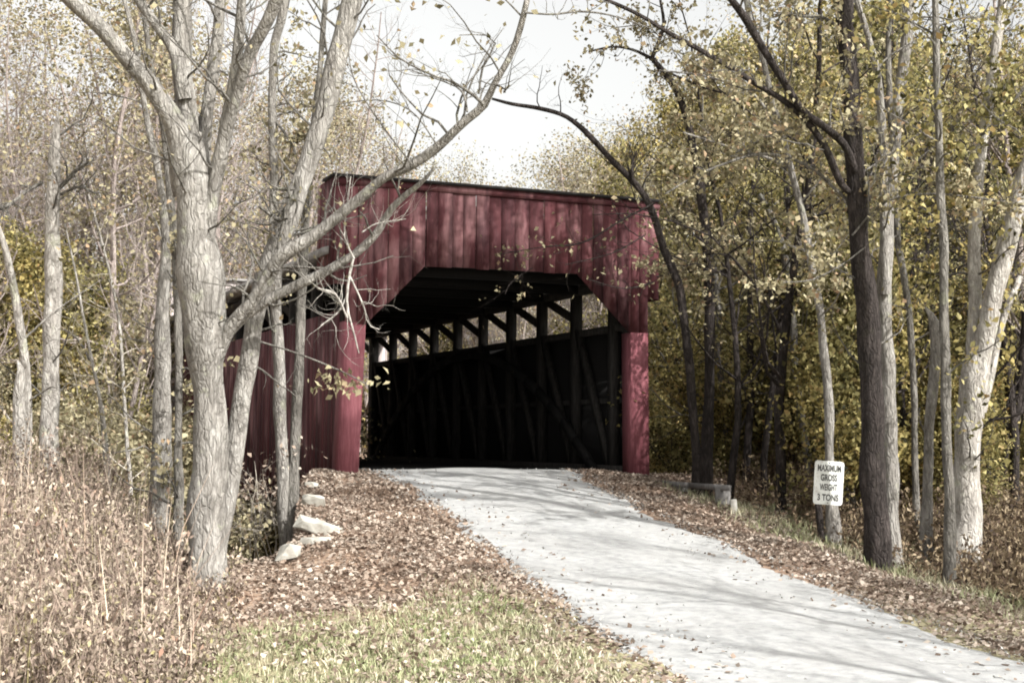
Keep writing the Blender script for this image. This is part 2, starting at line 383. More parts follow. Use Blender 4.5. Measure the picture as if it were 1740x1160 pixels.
mp = k.n('ShaderNodeMapping'); mp.inputs['Rotation'].default_value = (math.radians(90), 0, 0); k.l(k.tc, mp.inputs[0]); k.l(mp.outputs[0], v.inputs[0])
k.col(k.mix(k.ramp(a, [(.3, (0,)*3), (.7, (.6,)*3)]), v.outputs[0], (.12, .1, .085))); k.bump(a, .5, .05); STONE = k.m
b = MB(); b.box((-3.0, .95, -4.6), (3.0, 1.9, -.64)); tag(b.build('stone_abutment', STONE), 'dark coursed stone abutment under the near end of the bridge', 'abutment')
b = MB(); b.box((-3.0, 14.4, -4.6), (3.0, 15.6, -.64)); tag(b.build('stone_abutment', STONE), 'stone abutment carrying the far end of the bridge', 'abutment')

# ------------------------------------------------------------------ limestone rubble at the bank
k = NT('limestone', .9); a = k.noise(7, 6); k.col(k.ramp(a, [(.3, (.24, .22, .19)), (.55, (.38, .37, .33)), (.8, (.50, .49, .45))])); k.bump(a, .5, .03); LIME = k.m
def rock(px, py, wpx, hpx, label, seed, dep=.5, slope=0, d=19):
    P = at(px, py, d); s = d/F
    rng = np.random.default_rng(seed); bm = bmesh.new()
    for _ in range(34):
        q = rng.normal(size=3); q /= np.abs(q).max()
        q = np.clip(q, -1, 1)*rng.uniform(.84, 1, 3)*np.array([wpx*.62*s, dep/2, hpx/2*s]); q[2] += slope*q[0]
        bm.verts.new(_r*q[0]+HF*q[1]+np.array([0, 0, q[2]]))
    bmesh.ops.convex_hull(bm, input=bm.verts)
    bmesh.ops.delete(bm, geom=[v for v in bm.verts if not v.link_faces], context='VERTS')
    me = bpy.data.meshes.new('limestone_block'); bm.to_mesh(me); bm.free(); me.materials.append(LIME)
    o = bpy.data.objects.new('limestone_block', me); COL.objects.link(o); o.location = P+HF*dep*.1-np.array([0, 0, .025])
    tag(o, label, 'stone', 'limestone rubble on the bank by the bridge')
rock(532, 851, 34, 30, 'upright squarish white limestone block highest on the bank below the left portal leg', 1, .35, 0, 19.3)
rock(545, 894, 72, 26, 'long tilted white limestone slab sticking out of the leafy bank', 2, .6, -.32, 17.75)
rock(536, 918, 44, 20, 'small limestone chunk tucked under the long tilted slab', 3, .4, 0, 17.0)
rock(490, 934, 34, 30, 'pointed white limestone block lowest on the bank beside the double trunk', 4, .4, .3, 16.1)
rock(529, 822, 20, 14, 'smallest limestone piece half buried in leaves near the portal leg', 5, .25, 0, 21.7)

# ------------------------------------------------------------------ tree tools
def smooth(P, n):
    P = np.asarray(P, float); m = len(P)
    if m < 3: 
        t = np.linspace(0, 1, n)[:, None]; return P[0]*(1-t)+P[-1]*t
    Q = np.vstack([2*P[0]-P[1], P, 2*P[-1]-P[-2]]); out = []
    for t in np.linspace(0, m-1-1e-6, n):
        i = int(t); f = t-i; p0, p1, p2, p3 = Q[i:i+4]
        out.append(.5*((2*p1)+(-p0+p2)*f+(2*p0-5*p1+4*p2-p3)*f*f+(-p0+3*p1-3*p2+p3)*f**3))
    return np.array(out)
def grow(B, p, d, Ln, r, lev, rng, tips, up=.12, kids=(5, 4, 3), wander=.22, sides=(6, 4, 3, 3)):
    n = 7 if lev == 0 else (6 if lev == 1 else 4)
    P = [np.array(p, float)]; d = np.array(d, float)/np.linalg.norm(d)
    for i in range(n):
        d = d+rng.normal(0, wander, 3); d[2] += up; d /= np.linalg.norm(d); P.append(P[-1]+d*Ln/n)
    P = np.array(P); R = np.linspace(r, r*.25, n+1)
    B.tube(P, R, sides[min(lev, 3)])
    if lev >= len(kids) or Ln < .12:
        tips.append(P); return
    if lev >= 1: tips.append(P)
    for j in range(kids[lev]):
        t = rng.uniform(.2, .98)*n; i = int(t); i = min(i, n-1); q = P[i]+(P[i+1]-P[i])*(t-i)
        dd = P[i+1]-P[i]; dd /= np.linalg.norm(dd); s = rng.normal(size=3); s -= dd*(s@dd); s /= np.linalg.norm(s)
        grow(B, q, dd*.6+s*rng.uniform(.5, 1.0), Ln*rng.uniform(.3, .55), R[i]*.5, lev+1, rng, tips, up*.8, kids, wander, sides)
def leaf_points(tips, per, spread, rng):
    P = np.concatenate([t for t in tips]); n = int(len(P)*per)
    idx = rng.integers(0, len(P), n); return P[idx]+rng.normal(0, spread, (n, 3))

def stem(pts, d0, d1=None, n=None, toground=False):
    d1 = d1 or d0; m = len(pts); P = []; R = []
    for i, (x, y, wd) in enumerate(pts):
        d = d0+(d1-d0)*i/(m-1); P.append(at(x, y, d)); R.append(wd/2*d/F)
    if toground:
        b0 = P[0].copy(); g = float(G(b0[0], b0[1]))-.12
        if b0[2] > g+.05: P.insert(0, np.array([b0[0], b0[1], g])); R.insert(0, R[0]*1.15)
        elif b0[2] < g-.3: P[0] = np.array([b0[0], b0[1], g])
    PR = smooth(np.hstack([np.array(P), np.array(R)[:, None]]), len(P)*14)
    al = np.concatenate([[0], np.cumsum(np.linalg.norm(np.diff(PR[:, :3], axis=0), axis=1))])
    n = max(8, int(al[-1]/.11)); t = np.linspace(0, al[-1], n)
    PR = np.stack([np.interp(t, al, PR[:, c]) for c in range(4)], 1)
    return PR[:, :3], np.maximum(PR[:, 3], .003)
def traced_tree(name, label, cat, bark, stems, seed, group=None, tg=True, top=0, dk=1., twigs=30, tl=(.5, 1.4), kids=(4, 3), leaf=None, lper=2., lsize=.08, twigmat=None, up=.1, tw0=.35, sub=None):
    """stems: list of (pts, d0, d1); first is the trunk"""
    stems = [(q[0], q[1]*dk, q[2]*dk)+tuple(q[3:]) for q in stems]; sub = [(q[0], q[1]*dk, q[2]*dk) for q in sub] if sub else None
    rng = np.random.default_rng(seed)
    P0, R0 = stem(*stems[0][:3], toground=tg)
    root = empty(name, P0[0]); tag(root, label, cat, group)
    TB = MB(); tips = []; 
    for i, st in enumerate(stems):
        P, R = stem(st[0], st[1], st[2], toground=((i == 0 and tg) or (len(st) > 3 and st[3])))
        nn = len(P); tt_ = np.arange(nn)*.11
        wob = sum(np.sin(tt_[:, None]*fq+rng.uniform(0, 6.28, 3))*am for fq, am in ((2.1, .10), (4.7, .07), (9., .035)))
        P = P+wob*np.minimum(R, .16)[:, None]*np.array([1, 1, .2])
        R = R*(1+.05*np.sin(tt_*3.3+rng.uniform(0, 6))+.04*np.sin(tt_*7.9+rng.uniform(0, 6)))
        if i == 0 and tg: R = R*(1+.45*np.exp(-tt_*3.))
        big = R.max() > .06
        b = MB(); b.tube(P, R, 14 if big else 7, cap=True, rough=.035 if big else .02, rng=rng)
        b.build('trunk' if i == 0 else 'limb', bark, root, smooth=True)
        seg = np.linalg.norm(np.diff(P, axis=0), axis=1).sum()
        cnt = int(twigs*seg/6) if i == 0 else int(twigs*seg/4)
        for _ in range(cnt):
            t = rng.uniform(tw0 if i == 0 else .12, 1.)*(len(P)-1); j = min(int(t), len(P)-2); dd = P[j+1]-P[j]; dd = dd/(np.linalg.norm(dd)+1e-9)
            s = rng.normal(size=3); s -= dd*(s@dd); s /= np.linalg.norm(s)
            grow(TB, P[j], dd*.5+s, rng.uniform(*tl), min(R[j]*.35, .016), 1, rng, tips, up, (0,)+kids)
    if sub:
        for pts, d0, d1 in sub:
            P, R = stem(pts, d0, d1); KB = MB(); KB.tube(P, R, 5)
            for _ in range(int(6+len(P)*.3)):
                j = rng.integers(1, len(P)-1); dd = P[j+1]-P[j]; dd = dd/(np.linalg.norm(dd)+1e-9); s = rng.normal(size=3)
                grow(KB, P[j], dd*.7+s*.5, rng.uniform(.25, .7), R[j]*.5, 1, rng, tips, up, (0,)+kids)
            KB.build('branch', twigmat or bark, root)
    if top:
        for i, st in enumerate(stems):
            if st[0][-1][1] > 0: continue
            P, R = stem(st[0], st[1], st[2]); dd = P[-1]-P[-3]; tt = []
            grow(TB, P[-1], dd/np.linalg.norm(dd)+np.array([0, 0, .3]), top, max(R[-1]*.8, .03), 0, rng, tt, .1, (9, 5, 3), .2)
            b = MB(); b.kites(leaf_points(tt, 4, .15, rng), .10, rng); b.build('crown', LEAF_TAN, root)
    if TB.n: TB.build('twigs', twigmat or bark, root)
    if leaf and tips:
        b = MB(); b.kites(leaf_points(tips, lper, .05, rng), lsize, rng, hang=.4); b.build('leaves', leaf, root)
    return root

# ------------------------------------------------------------------ the near trees on the left
T = traced_tree
T('multi_stemmed_tree', 'largest pale grey multi-stemmed tree left of the bridge with one limb arching over the roof', 'tree', BARK_PALE, [
  ([(352,1005,66),(352,900,62),(354,760,58),(355,640,60),(349,560,72),(342,470,76),(334,390,64),(326,300,62),(318,230,54)], 16, 16),
  ([(322,330,48),(302,225,42),(262,155,34),(215,98,30),(170,48,26),(118,0,24),(80,-40,20)], 16, 15.2),
  ([(324,300,44),(318,200,38),(309,110,34),(310,40,32),(312,-30,30)], 16, 16.2),
  ([(312,170,22),(296,90,20),(268,45,18),(235,0,16),(215,-30,14)], 15.95, 16),
  ([(338,300,32),(350,200,24),(361,130,21),(370,60,19),(378,-30,17)], 16.1, 16.6),
  ([(350,420,30),(363,320,22),(378,230,19),(393,160,18),(407,70,18),(412,-30,16)], 16, 15.6),
  ([(360,330,28),(380,245,22),(402,165,20),(425,95,22),(450,45,22),(478,-20,20)], 16, 15.2),
  ([(366,985,30),(378,900,31),(390,820,32),(403,730,31),(417,640,32),(437,530,34),(462,440,34),(492,360,36),(522,280,36),(550,190,34),(575,100,34),(592,30,36),(606,-40,36)], 16.1, 17.2),
  ([(356,640,30),(374,590,28),(398,548,24),(432,508,23),(462,456,25),(480,432,24),(540,396,20),(608,340,18),(652,303,17),(700,280,17),(745,250,16),(790,206,14),(822,178,13),(838,145,12),(868,92,12),(886,42,11),(898,-10,10)], 16.08, 14.8),
  ([(362,610,22),(392,560,20),(432,524,18),(495,490,17),(560,458,16),(606,430,15),(640,396,13),(662,358,12),(690,330,10),(718,308,7),(738,285,4)], 16.08, 15.6),
  ([(300,470,10),(308,474,16),(318,490,22),(326,510,24)], 15.85, 16),
 ], 21, dk=.912, twigs=11, tl=(.4, 1.5), kids=(3, 2), leaf=LEAF_TAN, lper=.05, lsize=.065, tw0=.5, twigmat=BARK_GREY, sub=[
  ([(822,178,7),(806,163,6),(770,140,5),(735,128,4),(680,100,3),(640,60,2)], 14.9, 14.6),
  ([(814,160,4),(820,115,4),(842,75,3),(825,60,2),(780,60,1.5)], 14.9, 14.9),
  ([(892,22,4),(940,25,3.5),(985,20,4),(1040,27,3),(1110,50,2)], 14.8, 15.5),
  ([(700,280,3),(640,200,3),(600,130,2.5),(590,60,2)], 14.9, 15.4), ([(745,250,3),(700,190,2.5),(640,170,2),(560,180,1.5)], 14.9, 15.3),
  ([(794,190,4),(788,160,4),(770,145,3),(700,120,2)], 14.9, 15.2),
  ([(490,345,6),(480,370,8),(470,372,8),(440,350,5)], 16.3, 16.2),
  ([(506,300,9),(502,330,11),(488,352,10),(486,372,9)], 16.3, 16.2),
 ])
T('dead_branch', 'tangle of bleached dead twigs hanging at the left portal leg', 'dead branch', BARK_WHITE, [
  ([(600,440,5),(592,480,4.5),(590,520,4),(600,560,3),(610,600,2)], 15.6, 15.5)], 5, tg=False, dk=.912, twigs=0, sub=[
  ([(602,440,4),(585,400,3),(590,350,2.5),(596,300,2)], 15.6, 15.7),
  ([(590,500,3.5),(575,530,3),(545,553,3)], 15.6, 15.4),
  ([(595,470,3.5),(618,520,3),(625,550,2.5),(645,560,2)], 15.6, 15.6),
  ([(615,395,2.5),(640,380,2),(690,372,1.5)], 15.6, 15.6),
  ([(590,540,4),(570,500,4),(540,490,3)], 15.5, 15.3)], kids=(2, 2)).__setitem__('label', 'tangle of bleached dead twigs hanging in front of the left portal leg')
T('slender_tree', 'pale wavy-trunked tree standing close on the left of the largest multi-stemmed tree', 'tree', BARK_PALE, [
  ([(270,905,38),(272,800,35),(275,700,32),(276,600,28),(278,520,22),(281,440,18),(279,370,15),(268,290,12),(254,225,11),(243,160,10),(232,90,9),(222,40,8),(205,-20,7)], 18, 18.5)], 31, twigs=12, leaf=LEAF_TAN, lper=.5)
T('slender_tree', 'thin stem squeezed between the wavy-trunked tree and the largest multi-stemmed tree', 'tree', BARK_GREY, [
  ([(303,880,17),(302,780,15),(305,680,13),(303,570,13),(299,470,14),(294,390,13),(287,300,12),(276,210,10),(258,120,9),(240,0,8)], 17.4, 18)], 32, twigs=9, leaf=LEAF_TAN, lper=.5)
T('broken_snag', 'tall whitish dead trunk with a broken pointed top near the left edge', 'dead tree', BARK_WHITE, [
  ([(84,870,32),(85,760,31),(87,640,30),(89,520,29),(89,400,27),(91,310,23),(95,240,15),(99,190,4)], 19, 19)], 33, twigs=6, tl=(.6, 1.6), tw0=.1, twigmat=BARK_GREY, sub=[
  ([(72,310,7),(45,325,6),(20,345,6),(0,355,7)], 19, 18.6), ([(100,320,8),(120,300,8),(128,290,6),(150,275,3)], 19, 18.6), ([(104,330,6),(135,318,5),(165,330,3)], 19, 18.6)])
T('leaning_sapling', 'pale sapling curving down from the left edge of the picture', 'tree', BARK_WHITE, [
  ([(44,900,22),(44,780,20),(46,700,17),(40,600,16),(30,530,14),(18,460,12),(4,405,10),(-20,340,9)], 18.5, 18)], 34, twigs=5)
T('short_stump', 'short pale broken trunk at the left edge beside the curving sapling', 'stump', BARK_WHITE, [
  ([(30,900,24),(32,800,22),(32,720,22),(33,660,20),(35,630,12),(30,612,3)], 18, 18)], 35, twigs=0)
for i, (lab, pts, dd) in enumerate([
  ('thin bent sapling between the broken snag and the wavy-trunked tree, leaning right', [(186,860,6),(182,760,6),(170,680,6),(156,610,5),(142,540,5),(128,460,4),(110,380,3)], 19),
  ('thinnest straight sapling just left of the wavy-trunked tree', [(222,880,8),(216,760,7),(210,660,6),(204,560,5),(190,480,5),(170,400,4),(150,330,3)], 19.5),
  ('thin forked sapling leaning left behind the broken snag', [(178,850,5),(175,740,6),(162,640,5),(135,580,4),(110,560,3)], 20)]):
    T('sapling', lab, 'sapling', BARK_WHITE if i < 2 else BARK_GREY, [(pts, dd, dd)], 40+i, twigs=16, tl=(.4, 1.2), tw0=.15, leaf=LEAF_TAN, lper=.25, twigmat=TWIG_PALE)
T('twin_trunk_tree', 'grey tree rising in front of the maroon side wall, left one of the pair', 'tree', BARK_PALE, [
  ([(486,930,24),(483,850,22),(479,760,21),(475,680,21),(472,600,20),(470,520,19),(468,430,17),(465,330,15),(463,240,14),(463,150,14),(467,80,15),(480,30,16),(490,-30,14)], 20, 20)], 51, twigs=7, tl=(.5, 1.5), leaf=LEAF_TAN, lper=.4, tw0=.4, twigmat=BARK_GREY,
  sub=[([(463,200,4),(490,235,5),(502,262,4)], 20, 19.8)])
T('twin_trunk_tree', 'grey tree rising in front of the maroon side wall, the right one nearer the portal', 'tree', BARK_GREY, [
  ([(496,925,26),(497,850,24),(499,770,19),(505,690,18),(508,620,17),(512,540,17),(515,450,15),(519,370,14),(527,280,12),(535,200,10),(544,110,10),(553,0,9)], 20, 20.6)], 52, twigs=7, tl=(.5, 1.5), tw0=.5, leaf=LEAF_TAN, lper=.3)
T('hanging_branch', 'dry branch with hanging tan leaves across the left portal leg', 'branch', BARK_GREY, [
  ([(440,580,4),(480,592,3.5),(520,606,3),(560,622,3),(600,640,2.5),(625,655,2)], 17.5, 17.3)], 53, tg=False, twigs=0).__setitem__('label', 'dry branch with hanging tan leaves crossing the left portal leg')
o = [x for x in COL.objects if x.name.startswith('hanging_branch')][-1]
rng = np.random.default_rng(9); b = MB(); P = np.array([at(x, y, 17.35) for x, y in zip(rng.normal(585, 30, 90), rng.normal(648, 12, 90))])
b.kites(P, .10, rng, hang=1.2, aspect=.45); b.build('leaves', LEAF_TAN, o)

# ------------------------------------------------------------------ near trees on the right
T('dark_trunk_tree', 'tallest dark purplish straight trunk right of the weight limit sign', 'tree', BARK_DARK, [
  ([(1490,960,44),(1489,880,42),(1486,790,41),(1481,690,40),(1475,580,39),(1468,470,37),(1460,370,34),(1452,270,31),(1445,170,30),(1439,80,30),(1436,-30,29)], 17.5, 17.5),
  ([(1448,330,12),(1430,312,12),(1404,252,13),(1370,205,13),(1333,172,11),(1285,143,10),(1225,106,9),(1140,58,8),(1085,25,7),(1030,0,6),(980,-20,5)], 17.5, 16.2),
  ([(1452,290,13),(1434,246,13),(1400,215,13),(1367,190,13),(1340,152,13),(1305,97,13),(1268,34,13),(1235,-10,12)], 17.4, 16.5),
 ], 61, twigs=9, top=5.5, leaf=LEAF_TAN, lper=.7, lsize=.07, twigmat=BARK_GREY, sub=[
  ([(1462,360,6),(1420,322,6),(1385,290,6),(1340,268,6),(1290,262,6),(1240,275,5),(1180,300,4),(1130,330,3)], 17.6, 17.2),
  ([(1440,60,7),(1400,30,6),(1370,28,6),(1320,25,4)], 17.5, 17.3),
  ([(1448,400,4),(1500,345,4),(1570,330,4),(1650,335,4),(1740,350,4)], 17.4, 16.8),
  ([(1250,260,4),(1330,222,3),(1420,210,3)], 17.4, 17.2),
  ([(1470,420,3),(1430,450,3),(1380,475,3),(1330,480,2)], 17.4, 16.6)])
T('pale_trunk_tree', 'pale mottled trunk standing directly behind the tallest dark trunk', 'tree', BARK_PALE, [
  ([(1517,965,28),(1516,880,27),(1513,780,26),(1509,680,26),(1505,560,25),(1503,470,24),(1508,390,22),(1514,300,20),(1522,220,18),(1532,140,20),(1541,60,21),(1548,-20,20)], 18.3, 18.6),
  ([(1505,500,16),(1503,400,15),(1501,300,14),(1498,200,14),(1490,120,13),(1475,60,11),(1456,0,10)], 18.3, 18)], 62, twigs=8, top=5.5, leaf=LEAF_GOLD, lper=.9, twigmat=BARK_GREY)
T('slim_trunk_tree', 'slim grey trunk third to the right of the sign, leaning slightly left at its top', 'tree', BARK_GREY, [
  ([(1562,940,12),(1557,850,12),(1554,740,11),(1551,640,11),(1546,540,12),(1535,460,12),(1525,400,11),(1519,300,11),(1514,200,11),(1510,90,10),(1512,-20,9)], 20, 20.4)], 63, twigs=9, top=5.5, leaf=LEAF_GOLD, lper=1)
T('slim_trunk_tree', 'slim pale trunk with a dark broken knot halfway up, left of the forked white tree', 'tree', BARK_PALE, [
  ([(1574,930,20),(1574,850,18),(1578,760,17),(1584,680,17),(1590,610,18),(1590,560,20),(1582,535,12),(1572,522,3)], 19, 19)], 64, twigs=2)
T('slim_trunk_tree', 'evenly thin straight grey trunk rooted nearest the verge, left of the forked white tree', 'tree', BARK_GREY, [
  ([(1613,990,20),(1613,900,19),(1611,800,18),(1609,700,17),(1606,600,17),(1603,500,16),(1602,400,15),(1598,300,14),(1595,200,13),(1591,100,12),(1587,-20,11)], 16.5, 16.8)], 65, twigs=8, top=5.5, leaf=LEAF_GOLD, lper=.8)
T('forked_tree', 'thick whitish tree forking into two limbs near the right edge', 'tree', BARK_WHITE, [
  ([(1636,960,50),(1640,880,48),(1643,790,46),(1650,700,46),(1658,640,44),(1664,600,34),(1667,570,8)], 18.5, 18.5),
  ([(1652,720,34),(1657,640,32),(1656,570,27),(1655,510,24),(1655,440,22),(1658,370,20),(1665,290,18),(1676,200,18),(1688,110,18),(1700,30,16),(1706,-30,15)], 18.5, 19),
  ([(1650,720,38),(1660,640,38),(1671,580,36),(1682,530,34),(1700,460,32),(1715,400,31),(1727,350,31),(1742,300,30),(1765,240,28),(1800,170,26)], 18.5, 18.2),
  ([(1668,700,14),(1682,640,14),(1695,580,13),(1712,520,12),(1735,470,10)], 18.5, 18.8)], 66, twigs=7, leaf=LEAF_GOLD, lper=.8, twigmat=BARK_GREY, sub=[
  ([(1658,235,6),(1690,210,6),(1740,150,5)], 18.8, 18.5),([(1655,395,5),(1622,300,5),(1600,240,4),(1560,170,3)], 18.8, 19)])
T('dark_forked_tree', 'dark gnarled forked trunk at the right edge behind the forked white tree', 'tree', BARK_DARK, [
  ([(1728,900,18),(1724,800,17),(1722,720,17),(1712,650,15),(1700,600,12),(1690,560,10)], 22, 22),
  ([(1724,720,14),(1734,640,13),(1740,560,12),(1750,470,11)], 22, 22)], 67, twigs=8)
T('arching_tree', 'thin dark tree beside the right portal leg whose top arches left over the bridge roof', 'tree', BARK_DARK, [
  ([(1187,862,20),(1185,790,17),(1180,720,15),(1172,640,15),(1165,570,15),(1157,500,15),(1143,455,14),(1128,420,13),(1112,370,13),(1092,330,12),(1068,300,11),(1042,275,10),(1010,240,10),(982,212,9),(956,195,8),(915,184,7),(870,177,6),(836,168,4)], 23.5, 22.6)], 68, twigs=5, tl=(.4, 1.2), leaf=LEAF_TAN, lper=.05, sub=[
  ([(1075,305,5),(1074,280,5),(1082,256,3)], 22.9, 22.9),
  ([(1112,345,4),(1050,378,3),(990,412,3),(920,420,2),(850,432,1.5)], 23, 22.6),
  ([(1095,400,2.5),(1040,430,2),(960,450,1.5)], 23, 22.6), ([(1110,480,3),(1060,490,2),(1000,475,1.5)], 23, 22.5),
  ([(905,455,1.5),(870,478,1.5),(858,500,1)], 22.6, 22.5)])
T('rough_trunk_tree', 'dark trunk just right of the arching tree, with crooked top and ochre leaves', 'tree', BARK_DARK, [
  ([(1199,840,22),(1202,760,20),(1204,680,18),(1206,600,18),(1206,520,18),(1204,450,17),(1197,390,16),(1190,320,15),(1180,260,14),(1170,215,13),(1162,185,12),(1148,150,12),(1125,120,10),(1108,100,8)], 24.3, 24),
  ([(1106,103,8),(1120,70,7),(1128,40,6),(1122,0,5)], 24, 24),
  ([(1108,100,6),(1075,85,5),(1040,80,4),(1000,88,3)], 24, 23.8)], 69, twigs=16, leaf=LEAF_TAN, lper=1.0, sub=[
  ([(1108,105,4),(1140,125,4),(1200,150,4),(1260,165,4)], 24, 24), ([(1205,455,6),(1170,460,5),(1115,470,3)], 24.3, 24),
  ([(1205,455,5),(1250,470,5),(1290,490,8),(1320,510,7)], 24.3, 25)])
T('leaning_trunk_tree', 'thin dark trunk between the crooked tree and the tree with the sign', 'tree', BARK_GREY, [
  ([(1376,800,15),(1368,740,14),(1357,680,13),(1348,600,14),(1342,520,15),(1336,450,13),(1325,400,11),(1305,355,10),(1290,330,8)], 25, 25),
  ([(1352,640,9),(1350,560,9),(1344,500,8),(1350,430,6)], 25, 25)], 70, twigs=14, leaf=LEAF_GOLD, lper=1.5)
T('sign_tree', 'pale grey tree carrying the weight limit sign on its trunk', 'tree', BARK_PALE, [
  ([(1416,957,20),(1414,900,24),(1412,850,20),(1411,780,16),(1409,700,16),(1405,640,15),(1398,580,15),(1391,520,14),(1381,460,13),(1371,400,13),(1358,340,12),(1345,290,12),(1333,241,11),(1319,200,11),(1305,138,10),(1292,86,9),(1275,35,8),(1266,-10,8)], 19.4, 20)], 71, twigs=8, top=5.5, leaf=LEAF_TAN, lper=.6, sub=[
  ([(1345,290,6),(1310,270,5),(1240,250,4),(1160,225,3)], 19.9, 19.6), ([(1335,245,5),(1280,160,5),(1200,130,4),(1120,120,3)], 19.9, 19.4)])
T('dark_stake', 'dark leaning stake at the foot of the tree with the sign', 'post', BARK_DARK, [
  ([(1399,962,7),(1397,930,9),(1394,890,11),(1391,850,12)], 19.3, 19.5)], 72, twigs=0)

# ------------------------------------------------------------------ sign
k = NT('white_sign_paint', .5); a = k.noise(9, 5)
k.col(k.mix(k.ramp(k.noise(30, 5), [(.56, (0,)*3), (.72, (.6,)*3)]), k.ramp(a, [(.3, (.52, .53, .50)), (.6, (.72, .74, .71))]), (.36, .30, .24))); SIGNW = k.m
k = NT('black_lettering', .6); k.col(k.ramp(k.noise(60, 4), [(.45, (.03, .03, .03)), (.68, (.22, .22, .21))])); INK = k.m
SP = at(1408, 820, 19.05); s_ = 19.05/F
sg = empty('weight_limit_sign', SP); tag(sg, 'small white rectangular weight limit sign nailed to a tree on the right verge', 'sign')
nrm = -HF; th = math.radians(3.5)
ex = Vector(_r)*math.cos(th)-Vector((0, 0, 1))*math.sin(th); ez = Vector(_r)*math.sin(th)+Vector((0, 0, 1))*math.cos(th); ey = ez.cross(ex)
RM = Matrix((( ex.x, ey.x, ez.x), (ex.y, ey.y, ez.y), (ex.z, ey.z, ez.z)))     # local x right, z up, y away
pw, ph, rc = 50*s_, 74*s_, 5*s_
bm = bmesh.new(); ring = []
for cx, cz, a0 in ((1, 1, 0), (-1, 1, 90), (-1, -1, 180), (1, -1, 270)):
    for q in range(5):
        t = math.radians(a0+q*22.5); ring.append((cx*(pw/2-rc)+rc*math.cos(t), cz*(ph/2-rc)+rc*math.sin(t)))
f_ = bm.faces.new([bm.verts.new((x, -.004, z)) for x, z in ring]); e = bmesh.ops.extrude_face_region(bm, geom=[f_])
bmesh.ops.translate(bm, verts=[v for v in e['geom'] if isinstance(v, bmesh.types.BMVert)], vec=(0, .008, 0))
bmesh.ops.transform(bm, matrix=RM.to_4x4(), verts=bm.verts)
me = bpy.data.meshes.new('plate'); bm.to_mesh(me); bm.free(); me.materials.append(SIGNW)
po = bpy.data.objects.new('plate', me); COL.objects.link(po); po.parent = sg
for txt, zc, wd in (('MAXIMUM', .335, .80), ('GROSS', .12, .56), ('WEIGHT', -.10, .60), ('3 TONS', -.335, .72)):
    cu = bpy.data.curves.new('lettering', 'FONT'); cu.body = txt; cu.align_x = 'CENTER'; cu.align_y = 'CENTER'; cu.size = 1; cu.offset = .032; cu.extrude = .0
    to = bpy.data.objects.new('lettering_src', cu); COL.objects.link(to)
    bpy.context.view_layer.update()
    tm = bpy.data.meshes.new_from_object(to.evaluated_get(bpy.context.evaluated_depsgraph_get()))
    COL.objects.unlink(to); bpy.data.objects.remove(to)
    V = np.array([v.co[:] for v in tm.vertices]); ctr = (V.max(0)+V.min(0))/2; sz = V.max(0)-V.min(0)
    sc = wd*pw/sz[0]; sz_ = ph*.155/sz[1]
    for v in tm.vertices:
        lx, lz = (v.co.x-ctr[0])*sc, (v.co.y-ctr[1])*sz_
        v.co = RM @ Vector((lx, -.0065, lz+zc*ph))
    tm.materials.clear(); tm.materials.append(INK)
    lo = bpy.data.objects.new('lettering', tm); COL.objects.link(lo); lo.parent = sg
for z in (.455, -.455):
    bm = bmesh.new(); bmesh.ops.create_icosphere(bm, subdivisions=2, radius=.009); bmesh.ops.translate(bm, verts=bm.verts, vec=RM @ Vector((0, -.006, z*ph)))
    me = bpy.data.meshes.new('bolt'); bm.to_mesh(me); bm.free(); me.materials.append(BARK_DARK); bo = bpy.data.objects.new('bolt', me); COL.objects.link(bo); bo.parent = sg

# ------------------------------------------------------------------ guard rail by the right leg
k = NT('grey_rail_wood', .9); a = k.noise(8, 6, (2, 2, 1)); k.col(k.ramp(a, [(.3, (.09, .085, .08)), (.7, (.23, .22, .215))])); k.bump(a, .4, .01); RAILW = k.m
k = NT('white_post_paint', .7); a = k.noise(9, 5); k.col(k.ramp(a, [(.35, (.45, .42, .37)), (.6, (.74, .72, .67))])); POSTW = k.m
def gp(x, y): return ground_hit(x, y)
gr = empty('wooden_guard_rail', at(1225, 870, 22.8)); tag(gr, 'low grey weathered wooden guard rail between the right portal leg and the white stub post', 'guard rail')
A, B_, C_ = at(1092, 818, 25.0), at(1172, 824, 22.9), at(1240, 829, 21.5)
b = MB(); b.beam(A, B_, .05, .085, _r); b.beam(B_, C_, .05, .085, _r); b.build('rail', RAILW, gr)
for x, d, wd in ((1100, 24.8, .16), (1160, 23.2, .16), (1228, 21.7, .22)):
    p = at(x, 832, d); g = float(G(p[0], p[1]))-.3; b = MB(); b.beam((p[0]+.06, p[1]+.1, min(g, p[2]-.7)), (p[0]+.06, p[1]+.1, p[2]+.04), wd, .14, _r); b.build('post', RAILW, gr)
p = at(1246, 848, 21.1); g = float(G(p[0], p[1]))-.2
b = MB(); b.beam((p[0]+.06, p[1], min(g, p[2]-.45)), p, .085, .085, _r); tag(b.build('stub_post', POSTW), 'short white leaning post at the near end of the grey guard rail', 'post')

